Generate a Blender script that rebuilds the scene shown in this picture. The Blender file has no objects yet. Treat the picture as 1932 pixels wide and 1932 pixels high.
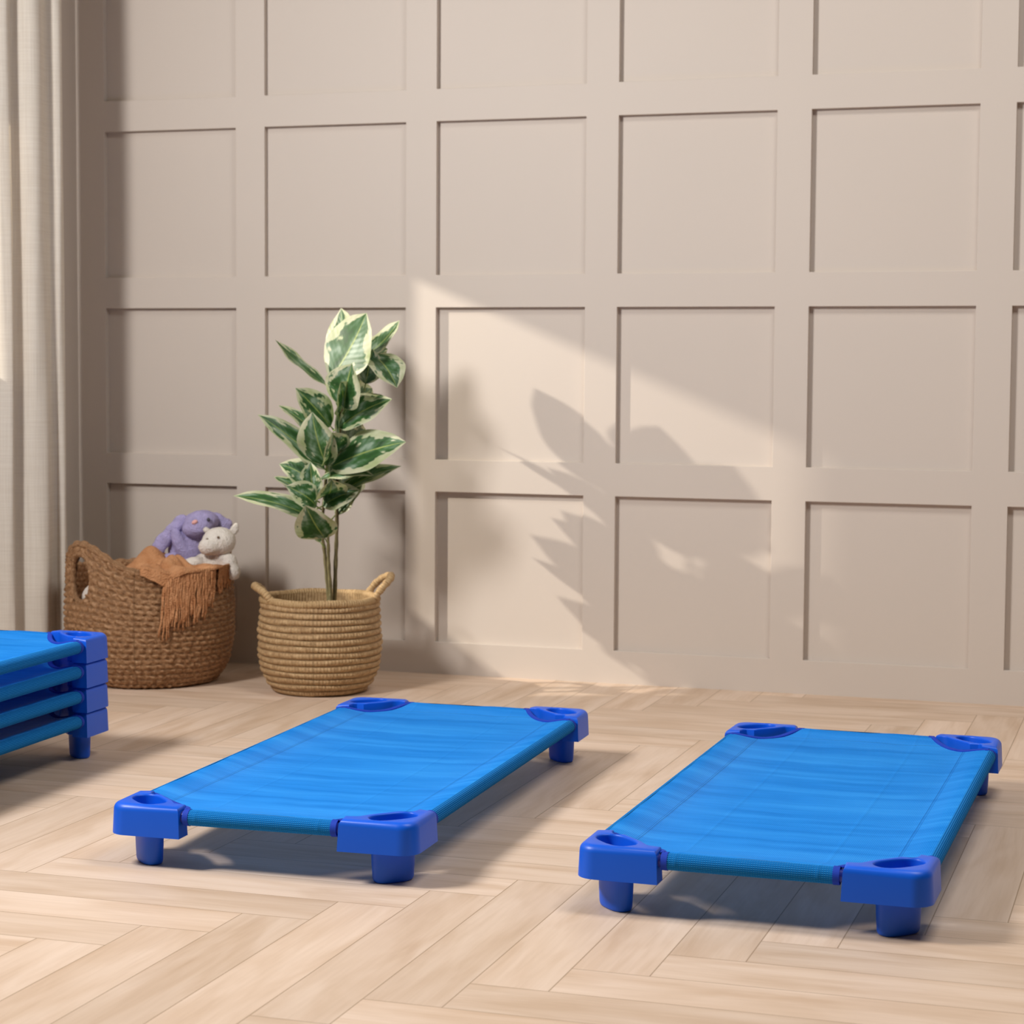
import bpy, bmesh, math, random
from math import sin, cos, pi, radians, sqrt, atan2, hypot
from mathutils import Vector, Matrix
random.seed(7)
S = bpy.context.scene
COL = S.collection

# ------------------------------------------------------------------ helpers
def link(o, parent=None):
    COL.objects.link(o)
    if parent: o.parent = parent
    return o

def tag(o, label=None, cat=None, group=None, kind=None):
    if label: o['label'] = label
    if cat: o['category'] = cat
    if group: o['group'] = group
    if kind: o['kind'] = kind
    return o

def empty(name, loc, rz=0.0):
    o = bpy.data.objects.new(name, None)
    o.empty_display_size = 0.1
    o.location = loc; o.rotation_euler = (0, 0, rz)
    return link(o)

def mesh(name, verts, faces, mat=None, parent=None, smooth=True, uvs=None, sharp=40, recalc=False):
    me = bpy.data.meshes.new(name)
    me.from_pydata([tuple(v) for v in verts], [], faces)
    if uvs is not None:
        ul = me.uv_layers.new(name='UVMap')
        for lp in me.loops:
            ul.data[lp.index].uv = uvs[lp.vertex_index]
    if recalc:
        bm = bmesh.new(); bm.from_mesh(me)
        bmesh.ops.recalc_face_normals(bm, faces=bm.faces); bm.to_mesh(me); bm.free()
    if smooth:
        for pl in me.polygons: pl.use_smooth = True
        if sharp: me.set_sharp_from_angle(angle=radians(sharp))
    if mat: me.materials.append(mat)
    return link(bpy.data.objects.new(name, me), parent)

def from_bm(name, bm, mat=None, parent=None, smooth=True, sharp=40):
    bmesh.ops.recalc_face_normals(bm, faces=bm.faces)
    me = bpy.data.meshes.new(name); bm.to_mesh(me); bm.free()
    if smooth:
        for pl in me.polygons: pl.use_smooth = True
        if sharp: me.set_sharp_from_angle(angle=radians(sharp))
    if mat: me.materials.append(mat)
    return link(bpy.data.objects.new(name, me), parent)

def box(bm, x0, x1, y0, y1, z0, z1):
    v = [bm.verts.new(c) for c in ((x0,y0,z0),(x1,y0,z0),(x1,y1,z0),(x0,y1,z0),(x0,y0,z1),(x1,y0,z1),(x1,y1,z1),(x0,y1,z1))]
    for f in ((0,3,2,1),(4,5,6,7),(0,1,5,4),(1,2,6,5),(2,3,7,6),(3,0,4,7)):
        bm.faces.new([v[i] for i in f])

class MB:
    """collects vertices, faces and uvs of one mesh"""
    def __init__(s): s.v = []; s.f = []; s.uv = []
    def grid(s, P, closed_u=False, closed_v=False, uv=None):
        """P[i][j] points"""
        n, m = len(P), len(P[0]); o = len(s.v)
        for i in range(n):
            for j in range(m):
                s.v.append(P[i][j]); s.uv.append(uv[i][j] if uv else (i/max(1,n-1), j/max(1,m-1)))
        for i in range(n if closed_u else n-1):
            for j in range(m if closed_v else m-1):
                a = o+i*m+j; b = o+((i+1)%n)*m+j; c = o+((i+1)%n)*m+(j+1)%m; d = o+i*m+(j+1)%m
                s.f.append((a, b, c, d))
    def tube(s, pts, rad, n=8, caps=True, uscale=1.0):
        pts = [Vector(p) for p in pts]; rings = []; up = Vector((0.13, 0.37, 0.92)); uvr = []; L = 0
        for i, p in enumerate(pts):
            t = (pts[min(i+1, len(pts)-1)] - pts[max(i-1, 0)]).normalized()
            a = t.cross(up)
            if a.length < 1e-3: a = t.cross(Vector((1, 0, 0)))
            a.normalize(); b = t.cross(a).normalized(); up = -(a.cross(t)) if False else up
            r = rad[i] if isinstance(rad, (list, tuple)) else rad
            if i: L += (p-pts[i-1]).length
            rings.append([p + a*(r*cos(2*pi*k/n)) + b*(r*sin(2*pi*k/n)) for k in range(n)])
            uvr.append([(L*uscale, k/n) for k in range(n)])
        o = len(s.v)
        s.grid(rings, closed_v=True, uv=uvr)
        if caps:
            s.f.append(tuple(o+k for k in range(n)))
            q = o+(len(pts)-1)*n
            s.f.append(tuple(q+n-1-k for k in range(n)))
    def ellipsoid(s, c, r, nu=20, nv=12, M=None):
        c = Vector(c); P = []
        for i in range(nv+1):
            th = -pi/2 + pi*i/nv
            row = []
            for j in range(nu):
                ph = 2*pi*j/nu
                d = Vector((r[0]*cos(th)*cos(ph), r[1]*cos(th)*sin(ph), r[2]*sin(th)))
                if M: d = M @ d
                row.append(c+d)
            P.append(row)
        s.grid(P, closed_v=True)
    def build(s, name, mat=None, parent=None, smooth=True, sharp=40, recalc=True):
        return mesh(name, s.v, s.f, mat, parent, smooth, s.uv, sharp, recalc)

def sstep(x): x = max(0, min(1, x)); return x*x*(3-2*x)

# ------------------------------------------------------------------ materials
def new_mat(name):
    m = bpy.data.materials.new(name); m.use_nodes = True
    nt = m.node_tree; nt.nodes.clear()
    out = nt.nodes.new('ShaderNodeOutputMaterial'); b = nt.nodes.new('ShaderNodeBsdfPrincipled')
    nt.links.new(b.outputs[0], out.inputs[0])
    return m, nt, b, out

def nd(nt, typ, **kw):
    n = nt.nodes.new(typ)
    for k, v in kw.items():
        if k.startswith('i_'):
            key = k[2:].replace('_', ' ')
            n.inputs[key].default_value = v
        else: setattr(n, k, v)
    return n

def L(nt, a, b): nt.links.new(a, b)

def ramp(nt, fac, stops, interp='LINEAR'):
    r = nt.nodes.new('ShaderNodeValToRGB'); r.color_ramp.interpolation = interp
    el = r.color_ramp.elements
    while len(el) < len(stops): el.new(0.5)
    for e, (p, c) in zip(el, stops): e.position = p; e.color = (*c, 1) if len(c) == 3 else c
    if fac is not None: nt.links.new(fac, r.inputs[0])
    return r

def math_n(nt, op, a, b=None, c=None):
    n = nt.nodes.new('ShaderNodeMath'); n.operation = op
    for i, x in enumerate((a, b, c)):
        if x is None: continue
        if isinstance(x, (int, float)): n.inputs[i].default_value = x
        else: nt.links.new(x, n.inputs[i])
    return n.outputs[0]

def bump(nt, b, h, strength=0.3, dist=0.002):
    n = nd(nt, 'ShaderNodeBump'); n.inputs['Strength'].default_value = strength; n.inputs['Distance'].default_value = dist
    L(nt, h, n.inputs['Height']); L(nt, n.outputs[0], b.inputs['Normal']); return n

def srgb(r, g, b):
    f = lambda c: (c/255/12.92) if c/255 <= 0.04045 else ((c/255+0.055)/1.055)**2.4
    return (f(r), f(g), f(b))

def simple(name, col, rough=0.6, noise=0.0, nscale=8.0, bstr=0.0, bscale=60.0, spec=0.5, bdist=0.002):
    m, nt, b, out = new_mat(name)
    b.inputs['Roughness'].default_value = rough
    b.inputs['Specular IOR Level'].default_value = spec
    tc = nd(nt, 'ShaderNodeTexCoord')
    nz = nd(nt, 'ShaderNodeTexNoise'); nz.inputs['Scale'].default_value = nscale; nz.inputs['Detail'].default_value = 5
    L(nt, tc.outputs['Object'], nz.inputs['Vector'])
    k = noise
    r = ramp(nt, nz.outputs['Fac'], [(0.25, tuple(c*(1-k) for c in col)), (0.75, tuple(min(1, c*(1+k)) for c in col))])
    L(nt, r.outputs[0], b.inputs['Base Color'])
    if bstr:
        n2 = nd(nt, 'ShaderNodeTexNoise'); n2.inputs['Scale'].default_value = bscale; n2.inputs['Detail'].default_value = 4
        L(nt, tc.outputs['Object'], n2.inputs['Vector']); bump(nt, b, n2.outputs['Fac'], bstr, bdist)
    return m

M_wall = simple('painted_panelling', (0.600, 0.522, 0.460), 0.55, 0.012, 2.0, 0.05, 300, 0.35, 0.001)
M_plastic = simple('blue_plastic', (0.001, 0.105, 0.72), 0.40, 0.03, 6, 0.08, 900, 0.40, 0.0004)
M_tape = simple('blue_binding_tape', (0.008, 0.045, 0.44), 0.75, 0.08, 60, 0.3, 700, 0.3, 0.0008)
M_rail = simple('blue_painted_steel', (0.035, 0.055, 0.36), 0.3, 0.02, 6)
M_frame = simple('white_window_frame', (0.75, 0.73, 0.69), 0.5, 0.02, 4)
M_lav = simple('lavender_plush', (0.44, 0.385, 0.64), 0.95, 0.14, 60, 0.9, 240, 0.15, 0.006)
M_white = simple('white_plush', (0.80, 0.73, 0.66), 0.95, 0.06, 60, 0.9, 220, 0.15, 0.006)
M_pink = simple('pink_plush_nose', (0.80, 0.42, 0.38), 0.9, 0.05, 50, 0.3, 200)
M_eye = simple('dark_stitched_eye', (0.06, 0.05, 0.07), 0.35)
M_eyeb = simple('brown_stitched_eye', (0.14, 0.08, 0.04), 0.4)
M_potdark = simple('black_nursery_pot', (0.02, 0.02, 0.02), 0.6)
M_soil = simple('potting_soil', (0.05, 0.03, 0.018), 0.95, 0.4, 90, 0.9, 120)
M_stem = simple('brown_green_stem', (0.13, 0.105, 0.04), 0.7, 0.35, 60, 0.6, 160)

def make_floor_mat():
    m, nt, b, out = new_mat('oak_herringbone')
    uv = nd(nt, 'ShaderNodeUVMap', uv_map='UVMap'); rnd = nd(nt, 'ShaderNodeVertexColor', layer_name='tone')
    sep = nd(nt, 'ShaderNodeSeparateColor'); L(nt, rnd.outputs['Color'], sep.inputs[0])
    # offset the grain per plank
    off = nd(nt, 'ShaderNodeCombineXYZ')
    L(nt, math_n(nt, 'MULTIPLY', sep.outputs[0], 37.0), off.inputs[0]); L(nt, math_n(nt, 'MULTIPLY', sep.outputs[1], 23.0), off.inputs[1])
    add = nd(nt, 'ShaderNodeVectorMath', operation='ADD'); L(nt, uv.outputs[0], add.inputs[0]); L(nt, off.outputs[0], add.inputs[1])
    def grain(sx, sy, scale, detail, dist=0.0):
        mp = nd(nt, 'ShaderNodeMapping'); mp.inputs['Scale'].default_value = (sx, sy, 1); L(nt, add.outputs[0], mp.inputs[0])
        n = nd(nt, 'ShaderNodeTexNoise'); n.inputs['Scale'].default_value = scale; n.inputs['Detail'].default_value = detail
        n.inputs['Distortion'].default_value = dist; L(nt, mp.outputs[0], n.inputs['Vector']); return n.outputs['Fac']
    g1 = grain(2.2, 16, 1.0, 5, 0.9); g2 = grain(6, 130, 1.0, 4, 0.3); g3 = grain(1.2, 5, 1.6, 3, 1.4)
    c1 = ramp(nt, g1, [(0.26, (0.615, 0.450, 0.325)), (0.52, (0.705, 0.545, 0.425)), (0.8, (0.750, 0.595, 0.480))])
    c3 = ramp(nt, g3, [(0.34, (0.86, 0.81, 0.745)), (0.55, (1, 1, 1))])
    mx = nd(nt, 'ShaderNodeMix', data_type='RGBA', blend_type='MULTIPLY'); mx.inputs[0].default_value = 0.75
    L(nt, c1.outputs[0], mx.inputs[6]); L(nt, c3.outputs[0], mx.inputs[7])
    c2 = ramp(nt, g2, [(0.3, (0.90, 0.88, 0.85)), (0.6, (1.02, 1.02, 1.02))])
    mx2 = nd(nt, 'ShaderNodeMix', data_type='RGBA', blend_type='MULTIPLY'); mx2.inputs[0].default_value = 0.45
    L(nt, mx.outputs[2], mx2.inputs[6]); L(nt, c2.outputs[0], mx2.inputs[7])
    tone = ramp(nt, sep.outputs[2], [(0.0, (0.92, 0.91, 0.90)), (1.0, (1.06, 1.05, 1.05))])
    mx3 = nd(nt, 'ShaderNodeMix', data_type='RGBA', blend_type='MULTIPLY'); mx3.inputs[0].default_value = 1.0
    L(nt, mx2.outputs[2], mx3.inputs[6]); L(nt, tone.outputs[0], mx3.inputs[7])
    # seams
    su = nd(nt, 'ShaderNodeSeparateXYZ'); L(nt, uv.outputs[0], su.inputs[0])
    def edge(o, length):
        d = math_n(nt, 'MINIMUM', o, math_n(nt, 'SUBTRACT', length, o))
        return d
    d = math_n(nt, 'MINIMUM', edge(su.outputs[0], PW*6), edge(su.outputs[1], PW))
    seam = nd(nt, 'ShaderNodeMapRange'); seam.inputs['From Min'].default_value = 0.0003; seam.inputs['From Max'].default_value = 0.0014
    L(nt, d, seam.inputs['Value'])
    mx4 = nd(nt, 'ShaderNodeMix', data_type='RGBA'); L(nt, seam.outputs[0], mx4.inputs[0])
    mx4.inputs[6].default_value = (0.33, 0.22, 0.135, 1); L(nt, mx3.outputs[2], mx4.inputs[7])
    L(nt, mx4.outputs[2], b.inputs['Base Color'])
    b.inputs['Roughness'].default_value = 0.5; b.inputs['Specular IOR Level'].default_value = 0.35
    hh = math_n(nt, 'ADD', math_n(nt, 'MULTIPLY', g2, 0.35), seam.outputs[0])
    bump(nt, b, hh, 0.18, 0.001)
    return m

# ------------------------------------------------------------------ room
PW = 0.1235                                  # plank width
YB = 5.7714                                  # face of the panelling battens
T = 0.0185                                   # batten thickness
XL = -3.325                                  # left wall
M_floor = make_floor_mat()

def herringbone():
    me = bpy.data.meshes.new('floor'); V = []; F = []; UV = []; TONE = []
    x0, y0 = -0.995, 2.866; n = 6
    xmin, xmax, ymin, ymax = -3.55, 3.4, -0.6, YB+0.12
    for i in range(-30, 42):
        for j in range(-34, 34):
            mm = (j-i) % (2*n)
            if mm == 0:      # vertical plank starts
                X0, X1, Y0, Y1, vert = x0+i*PW, x0+(i+1)*PW, y0+j*PW, y0+(j+n)*PW, True
            elif mm == 2*n-1:
                X0, X1, Y0, Y1, vert = x0+i*PW, x0+(i+n)*PW, y0+j*PW, y0+(j+1)*PW, False
            else: continue
            cx0, cx1, cy0, cy1 = max(X0, xmin), min(X1, xmax), max(Y0, ymin), min(Y1, ymax)
            if cx1-cx0 < 1e-4 or cy1-cy0 < 1e-4: continue
            o = len(V); t = (random.random(), random.random(), random.random(), 1)
            for x, y in ((cx0, cy0), (cx1, cy0), (cx1, cy1), (cx0, cy1)):
                V.append((x, y, 0)); UV.append((y-Y0, x-X0) if vert else (x-X0, y-Y0)); TONE.append(t)
            F.append((o, o+1, o+2, o+3))
    me.from_pydata(V, [], F)
    me.uv_layers.new(name='UVMap'); me.color_attributes.new('tone', 'FLOAT_COLOR', 'CORNER')
    ul = me.uv_layers['UVMap']; ca = me.color_attributes['tone']
    for lp in me.loops:
        ul.data[lp.index].uv = UV[lp.vertex_index]; ca.data[lp.index].color = TONE[lp.vertex_index]
    me.materials.append(M_floor)
    return link(bpy.data.objects.new('floor', me))
tag(herringbone(), kind='structure')

XR = 3.3
bm = bmesh.new(); box(bm, XL-0.14, XR, YB+T, YB+T+0.12, 0, 3.05)
tag(from_bm('wall_back', bm, M_wall, smooth=False), kind='structure')

# batten grid in front of it: one mesh with square openings
def batten_grid():
    xs = [XL-0.06]; x = -3.2264
    for i in range(0, 13):
        L0 = -3.2362+i*0.55758 if i else -3.2264
        xs += [L0, -3.2362+(i+1)*0.55758-0.09694]
    xs = [v for v in xs if v < XR] + [XR]
    if len(xs) % 2: xs = xs[:-2]+[XR]
    zs = [0.0]
    for b, t in ((0.0966, 0.5495), (0.6457, 1.0989), (1.1951, 1.6475), (1.7423, 2.195), (2.291, 2.744)): zs += [b, t]
    zs += [3.05]
    bm = bmesh.new(); vf = {}; vb = {}
    def gv(d, i, j, y):
        if (i, j) not in d: d[(i, j)] = bm.verts.new((xs[i], y, zs[j]))
        return d[(i, j)]
    hole = lambda i, j: 0 <= i < len(xs)-1 and 0 <= j < len(zs)-1 and i % 2 == 1 and j % 2 == 1
    for i in range(len(xs)-1):
        for j in range(len(zs)-1):
            if hole(i, j):
                q = [(i, j), (i+1, j), (i+1, j+1), (i, j+1)]
                for k in range(4):
                    a, b2 = q[k], q[(k+1) % 4]
                    bm.faces.new([gv(vf, *a, YB), gv(vf, *b2, YB), gv(vb, *b2, YB+T), gv(vb, *a, YB+T)])
            else:
                bm.faces.new([gv(vf, i, j, YB), gv(vf, i+1, j, YB), gv(vf, i+1, j+1, YB), gv(vf, i, j+1, YB)])
    return bm
bm = batten_grid()
o = from_bm('trim_1', bm, M_wall, smooth=False); tag(o, kind='structure')
bv = o.modifiers.new('soft_edges', 'BEVEL'); bv.width = 0.0012; bv.segments = 2; bv.limit_method = 'ANGLE'

# left wall with two openings: one near the corner behind the curtain, an unseen one further forward, kept to go with the daylight lamp
W1 = (4.745, 5.212, 0.93, 1.706); W2 = (1.60, 3.40, 1.20, 2.90)
def left_wall():
    ys = [-0.6, W2[0], W2[1], W1[0], W1[1], YB+T+0.1]; zs = sorted({0.0, W1[2], W1[3], W2[2], W2[3], 3.05})
    bm = bmesh.new()
    for i in range(len(ys)-1):
        for j in range(len(zs)-1):
            y0, y1, z0, z1 = ys[i], ys[i+1], zs[j], zs[j+1]
            inside = lambda w: y0 >= w[0]-1e-6 and y1 <= w[1]+1e-6 and z0 >= w[2]-1e-6 and z1 <= w[3]+1e-6
            if inside(W1) or inside(W2): continue
            box(bm, XL-0.13, XL, y0, y1, z0, z1)
    bmesh.ops.remove_doubles(bm, verts=bm.verts, dist=1e-5)
    return bm
tag(from_bm('wall_left', left_wall(), M_wall, smooth=False), kind='structure')
for k, w in enumerate((W1, W2)):
    bm = bmesh.new(); e = 0.03
    box(bm, XL-0.135, XL-0.10, w[0]-e, w[0], w[2]-e, w[3]+e); box(bm, XL-0.135, XL-0.10, w[1], w[1]+e, w[2]-e, w[3]+e)
    box(bm, XL-0.135, XL-0.10, w[0], w[1], w[2]-e, w[2]); box(bm, XL-0.135, XL-0.10, w[0], w[1], w[3], w[3]+e)
    tag(from_bm('window_%d' % (k+1), bm, M_frame, smooth=False), kind='structure')

# ------------------------------------------------------------------ cots
W_, L_ = 0.5976, 1.300
AW, AL, TH = 0.1426, 0.1276, 0.034
HB, HT = 0.060, 0.118
TCEN, ZT, RT, RS = 0.0175, 0.0975, 0.0108, 0.0147
HC = (0.058, 0.0555)                        # centre of the cup hole

def make_fabric_mat(name='blue_woven_mesh', sleeve=False):
    m, nt, b, out = new_mat(name)
    tc = nd(nt, 'ShaderNodeTexCoord'); sp = nd(nt, 'ShaderNodeSeparateXYZ'); L(nt, tc.outputs['Object'], sp.inputs[0])
    rib = math_n(nt, 'SINE', math_n(nt, 'MULTIPLY', sp.outputs[0], 2*pi/0.0033))
    cross = math_n(nt, 'SINE', math_n(nt, 'MULTIPLY', sp.outputs[1], 2*pi/0.0042))
    nz = nd(nt, 'ShaderNodeTexNoise'); nz.inputs['Scale'].default_value = 5; nz.inputs['Detail'].default_value = 3
    mp = nd(nt, 'ShaderNodeMapping'); mp.inputs['Scale'].default_value = (0.6, 6, 1); L(nt, tc.outputs['Object'], mp.inputs[0]); L(nt, mp.outputs[0], nz.inputs['Vector'])
    wv = math_n(nt, 'ADD', math_n(nt, 'MULTIPLY', rib, 0.5), math_n(nt, 'MULTIPLY', cross, 0.35))
    f = math_n(nt, 'ADD', math_n(nt, 'MULTIPLY', wv, 0.36), nz.outputs['Fac'])
    c = ramp(nt, f, [(0.12, (0.006, 0.165, 0.60)), (0.5, (0.018, 0.270, 0.86)), (0.88, (0.050, 0.380, 0.97))])
    if sleeve:      # same cloth with a darker ramp and a stronger weave pattern
        uvn = nd(nt, 'ShaderNodeUVMap', uv_map='UVMap'); us = nd(nt, 'ShaderNodeSeparateXYZ'); L(nt, uvn.outputs[0], us.inputs[0])
        r1 = math_n(nt, 'SINE', math_n(nt, 'MULTIPLY', us.outputs[0], 2*pi/0.0042)); r2 = math_n(nt, 'SINE', math_n(nt, 'MULTIPLY', us.outputs[1], 2*pi/0.0034))
        wv = math_n(nt, 'ADD', math_n(nt, 'MULTIPLY', math_n(nt, 'MULTIPLY', r1, r2), 0.5), math_n(nt, 'MULTIPLY', r2, 0.5))
        f = math_n(nt, 'ADD', math_n(nt, 'MULTIPLY', wv, 0.5), 0.5)
        c = ramp(nt, f, [(0.18, (0.001, 0.045, 0.21)), (0.5, (0.006, 0.15, 0.47)), (0.85, (0.045, 0.31, 0.74))])
    # stitched hem lines on the long and the short sides
    ax = math_n(nt, 'ABSOLUTE', sp.outputs[0]); ay = math_n(nt, 'ABSOLUTE', sp.outputs[1])
    def line(a, pos, wd): return math_n(nt, 'LESS_THAN', math_n(nt, 'ABSOLUTE', math_n(nt, 'SUBTRACT', a, pos)), wd)
    s = math_n(nt, 'MAXIMUM', line(ax, W_/2-0.074, 0.0011), line(ax, W_/2-0.070, 0.0006))
    s = math_n(nt, 'MAXIMUM', s, line(ay, L_/2-0.080, 0.0012))
    mx = nd(nt, 'ShaderNodeMix', data_type='RGBA'); L(nt, math_n(nt, 'MULTIPLY', s, 0.55), mx.inputs[0]); L(nt, c.outputs[0], mx.inputs[6]); mx.inputs[7].default_value = (0.005, 0.09, 0.38, 1)
    L(nt, mx.outputs[2], b.inputs['Base Color'])
    b.inputs['Roughness'].default_value = 0.68; b.inputs['Specular IOR Level'].default_value = 0.0
    b.inputs['Sheen Weight'].default_value = 0.05; b.inputs['Sheen Tint'].default_value = (0.35, 0.65, 1, 1)
    # two long fold creases and cross folds left by packing
    def crease(o, pos, wd): 
        d = math_n(nt, 'DIVIDE', math_n(nt, 'SUBTRACT', o, pos), wd); return math_n(nt, 'POWER', 2.718, math_n(nt, 'MULTIPLY', math_n(nt, 'MULTIPLY', d, d), -1))
    cr = math_n(nt, 'ADD', crease(sp.outputs[0], -0.125, 0.004), crease(sp.outputs[0], 0.115, 0.004))
    cr = math_n(nt, 'ADD', cr, math_n(nt, 'ADD', crease(sp.outputs[1], 0.18, 0.004), crease(sp.outputs[1], -0.2, 0.004)))
    h = math_n(nt, 'ADD', math_n(nt, 'MULTIPLY', wv, 0.35), math_n(nt, 'MULTIPLY', cr, 1.3))
    h = math_n(nt, 'ADD', h, math_n(nt, 'MULTIPLY', nz.outputs['Fac'], 2.0))
    bump(nt, b, h, 0.45, 0.0012)
    if not sleeve:  # thin cloth: some of the light soaks through to the underside
        tr = nd(nt, 'ShaderNodeBsdfTranslucent'); tr.inputs[0].default_value = (0.42, 0.58, 0.92, 1); ms = nd(nt, 'ShaderNodeMixShader'); ms.inputs[0].default_value = 0.16
        L(nt, b.outputs[0], ms.inputs[1]); L(nt, tr.outputs[0], ms.inputs[2]); L(nt, ms.outputs[0], out.inputs[0])
    return m
M_fab = make_fabric_mat(); M_sleeve = make_fabric_mat('blue_woven_mesh_sleeve', True)

def selp(c, a, b, n=32, p=2.6):
    """rounded oblong loop, long axis across the corner"""
    d = Vector((1, -1)).normalized(); q = Vector((1, 1)).normalized(); out = []
    for k in range(n):
        t = 2*pi*k/n; ct, st = cos(t), sin(t)
        x = a*math.copysign(abs(ct)**(2/p), ct); y = b*math.copysign(abs(st)**(2/p), st)
        v = Vector(c)+d*x+q*y; out.append((v.x, v.y))
    return out

def offset_loop(P, offs):
    n = len(P); out = []
    for i in range(n):
        a, b, c = Vector(P[i-1]), Vector(P[i]), Vector(P[(i+1) % n])
        e1 = (b-a).normalized(); e2 = (c-b).normalized()
        n1 = Vector((e1.y, -e1.x)); n2 = Vector((e2.y, -e2.x)); m = n1+n2
        if m.length < 1e-4: m = n1
        m.normalize(); k = 1/max(0.5, m.dot(n1))
        out.append(b+m*(offs[i]*k))
    return out

def corner_block_bm():
    P = [(AW, 0), (AW, TH)]; R = [0.012, 0.004]
    nrm = Vector((1, 1)).normalized(); d = Vector((1, -1)).normalized(); base = Vector(HC)+nrm*0.0345
    P += [(AW-0.012, TH), (AW-0.024, TH+0.003), (0.112, 0.046)]; R += [0.003]*3
    for t in (0.027, 0.012, -0.004, -0.018, -0.030):
        v = base+d*t; P.append((v.x, v.y)); R.append(0.003)
    P += [(0.044, 0.100), (TH+0.003, AL-0.02), (TH, AL-0.011), (TH, AL), (0, AL)]; R += [0.003, 0.003, 0.003, 0.004, 0.012]
    rc = 0.034
    for k in range(0, 11):
        a = pi+pi/2*k/10; P.append((rc+rc*cos(a), rc+rc*sin(a))); R.append(0.014)
    bm = bmesh.new(); loops = []
    RZ = 0.013
    def ring(pts, z): return [bm.verts.new((x, y, z)) for x, y in pts]
    loops.append(ring(offset_loop(P, [0.0022]*len(P)), HB))
    loops.append(ring(offset_loop(P, [0.0018]*len(P)), HB+0.008))
    for th in (0, 18, 36, 54, 72, 90):
        t = radians(th)
        offs = [-r*(1-cos(t)) for r in R]
        pts = offset_loop(P, offs)
        z = [HT-r*(1-sin(t)) for r in R]
        loops.append([bm.verts.new((p[0], p[1], zz)) for p, zz in zip(pts, z)])
    n = len(P)
    for a, b in zip(loops, loops[1:]):
        for i in range(n):
            bm.faces.new((a[i], a[(i+1) % n], b[(i+1) % n], b[i]))
    bm.faces.new(list(reversed(loops[0])))
    # cup
    cups = []
    for da, z in ((0.0035, HT), (0.0015, HT-0.0008), (0.0003, HT-0.0025), (0, HT-0.005), (-0.0035, HB+0.012), (-0.0045, HB+0.0015)):
        cups.append(ring(selp(HC, 0.0455+da, 0.0258+da), z))
    m = len(cups[0])
    for a, b in zip(cups, cups[1:]):
        for i in range(m): bm.faces.new((a[i], a[(i+1) % m], b[(i+1) % m], b[i]))
    bm.faces.new(cups[-1])
    bm.edges.ensure_lookup_table()
    es = []
    for lp in (loops[-1], cups[0]):
        for i in range(len(lp)):
            es.append(bm.edges.get((lp[i], lp[(i+1) % len(lp)])))
    bmesh.ops.triangle_fill(bm, use_beauty=True, use_dissolve=False, edges=es)
    return bm

def leg_bm():
    bm = bmesh.new(); rings = []
    for k, z in ((1.0, HB+0.004), (0.975, 0.035), (0.93, 0.0075), (0.90, 0.0035), (0.85, 0.001), (0.78, 0.0)):
        rings.append([bm.verts.new((x, y, z)) for x, y in selp(HC, 0.0420*k-(0.0 if k > .9 else 0.0), 0.0218*k)])
    m = len(rings[0])
    for a, b in zip(rings, rings[1:]):
        for i in range(m): bm.faces.new((a[i], b[i], b[(i+1) % m], a[(i+1) % m]))
    bm.faces.new(rings[0]); bm.faces.new(list(reversed(rings[-1])))
    return bm

G = 0.0065                                   # gap between block and fabric
S0U, S0V = AW+G, AL+G
def cutcurve(n=24):
    P0, P1, P2 = Vector((S0U, TCEN)), Vector((0.118, 0.112)), Vector((TCEN, S0V))
    return [P0*(1-t)**2+P1*2*t*(1-t)+P2*t*t for t in [k/n for k in range(n+1)]]
CUT = cutcurve(60)
def cut_v(u):
    if u >= S0U: return TCEN
    for a, b in zip(CUT, CUT[1:]):
        if b.x <= u <= a.x:
            t = (a.x-u)/max(1e-9, a.x-b.x); return a.y+(b.y-a.y)*t
    # the curve bulges past its ends in x
    return S0V
# monotone version of the curve for the height field
def sheet_z(u, v, wr):
    du = min(u, W_-u)-TCEN; dv = min(v, L_-v)-TCEN
    top = ZT+RS
    z = top-0.0120*sstep(du/0.072)*sstep(dv/0.085)
    z -= 0.007*max(0, sin(pi*(u/W_)))*max(0, sin(pi*(v/L_)))
    z += wr*0.0011*sin(v*46+4*sin(u*9))*sstep(1-dv/0.16)*sstep(du/0.05)
    z += wr*0.0006*sin(u*61+v*23)*sin(v*17-u*8)
    return z

def fabric(parent, seed=0):
    mb = MB(); c = lambda u, v, z: (u-W_/2, v-L_/2, z)
    us = sorted({round(TCEN+(W_-2*TCEN)*k/64, 5) for k in range(65)})
    P = []
    for u in us:
        uu = min(u, W_-u); lo = cut_v(uu); hi = L_-lo; row = []
        for k in range(81):
            t = k/80; t = t+0.05*sin(2*pi*t)*-1
            v = lo+(hi-lo)*t; row.append(c(u, v, sheet_z(u, v, 1.0)))
        P.append(row)
    mb.grid(P)
    # sleeves around the four rails
    def sleeve(horizontal, side):
        P = []; UV = []; a0, a1 = (S0U, W_-S0U) if horizontal else (S0V, L_-S0V)
        for k in range(61):
            UV.append([(a0+(a1-a0)*k/60, RS*radians(235*q/14)) for q in range(15)])
            s = a0+(a1-a0)*k/60; row = []
            for q in range(15):
                a = radians(90-235*q/14); d = TCEN-RS*cos(a)
                z = ZT+RS*sin(a)
                if horizontal: u, v = s, (d if side == 0 else L_-d)
                else: u, v = (d if side == 0 else W_-d), s
                row.append(c(u, v, z))
            P.append(row)
        mb.grid(P, uv=UV)
    nsheet = len(mb.f)
    for h in (True, False):
        for s_ in (0, 1): sleeve(h, s_)
    o = mb.build('fabric_sheet', M_fab, parent, sharp=0, recalc=False)
    o.data.materials.append(M_sleeve)
    for pl in o.data.polygons:
        if pl.index >= nsheet: pl.material_index = 1
    return o

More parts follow.
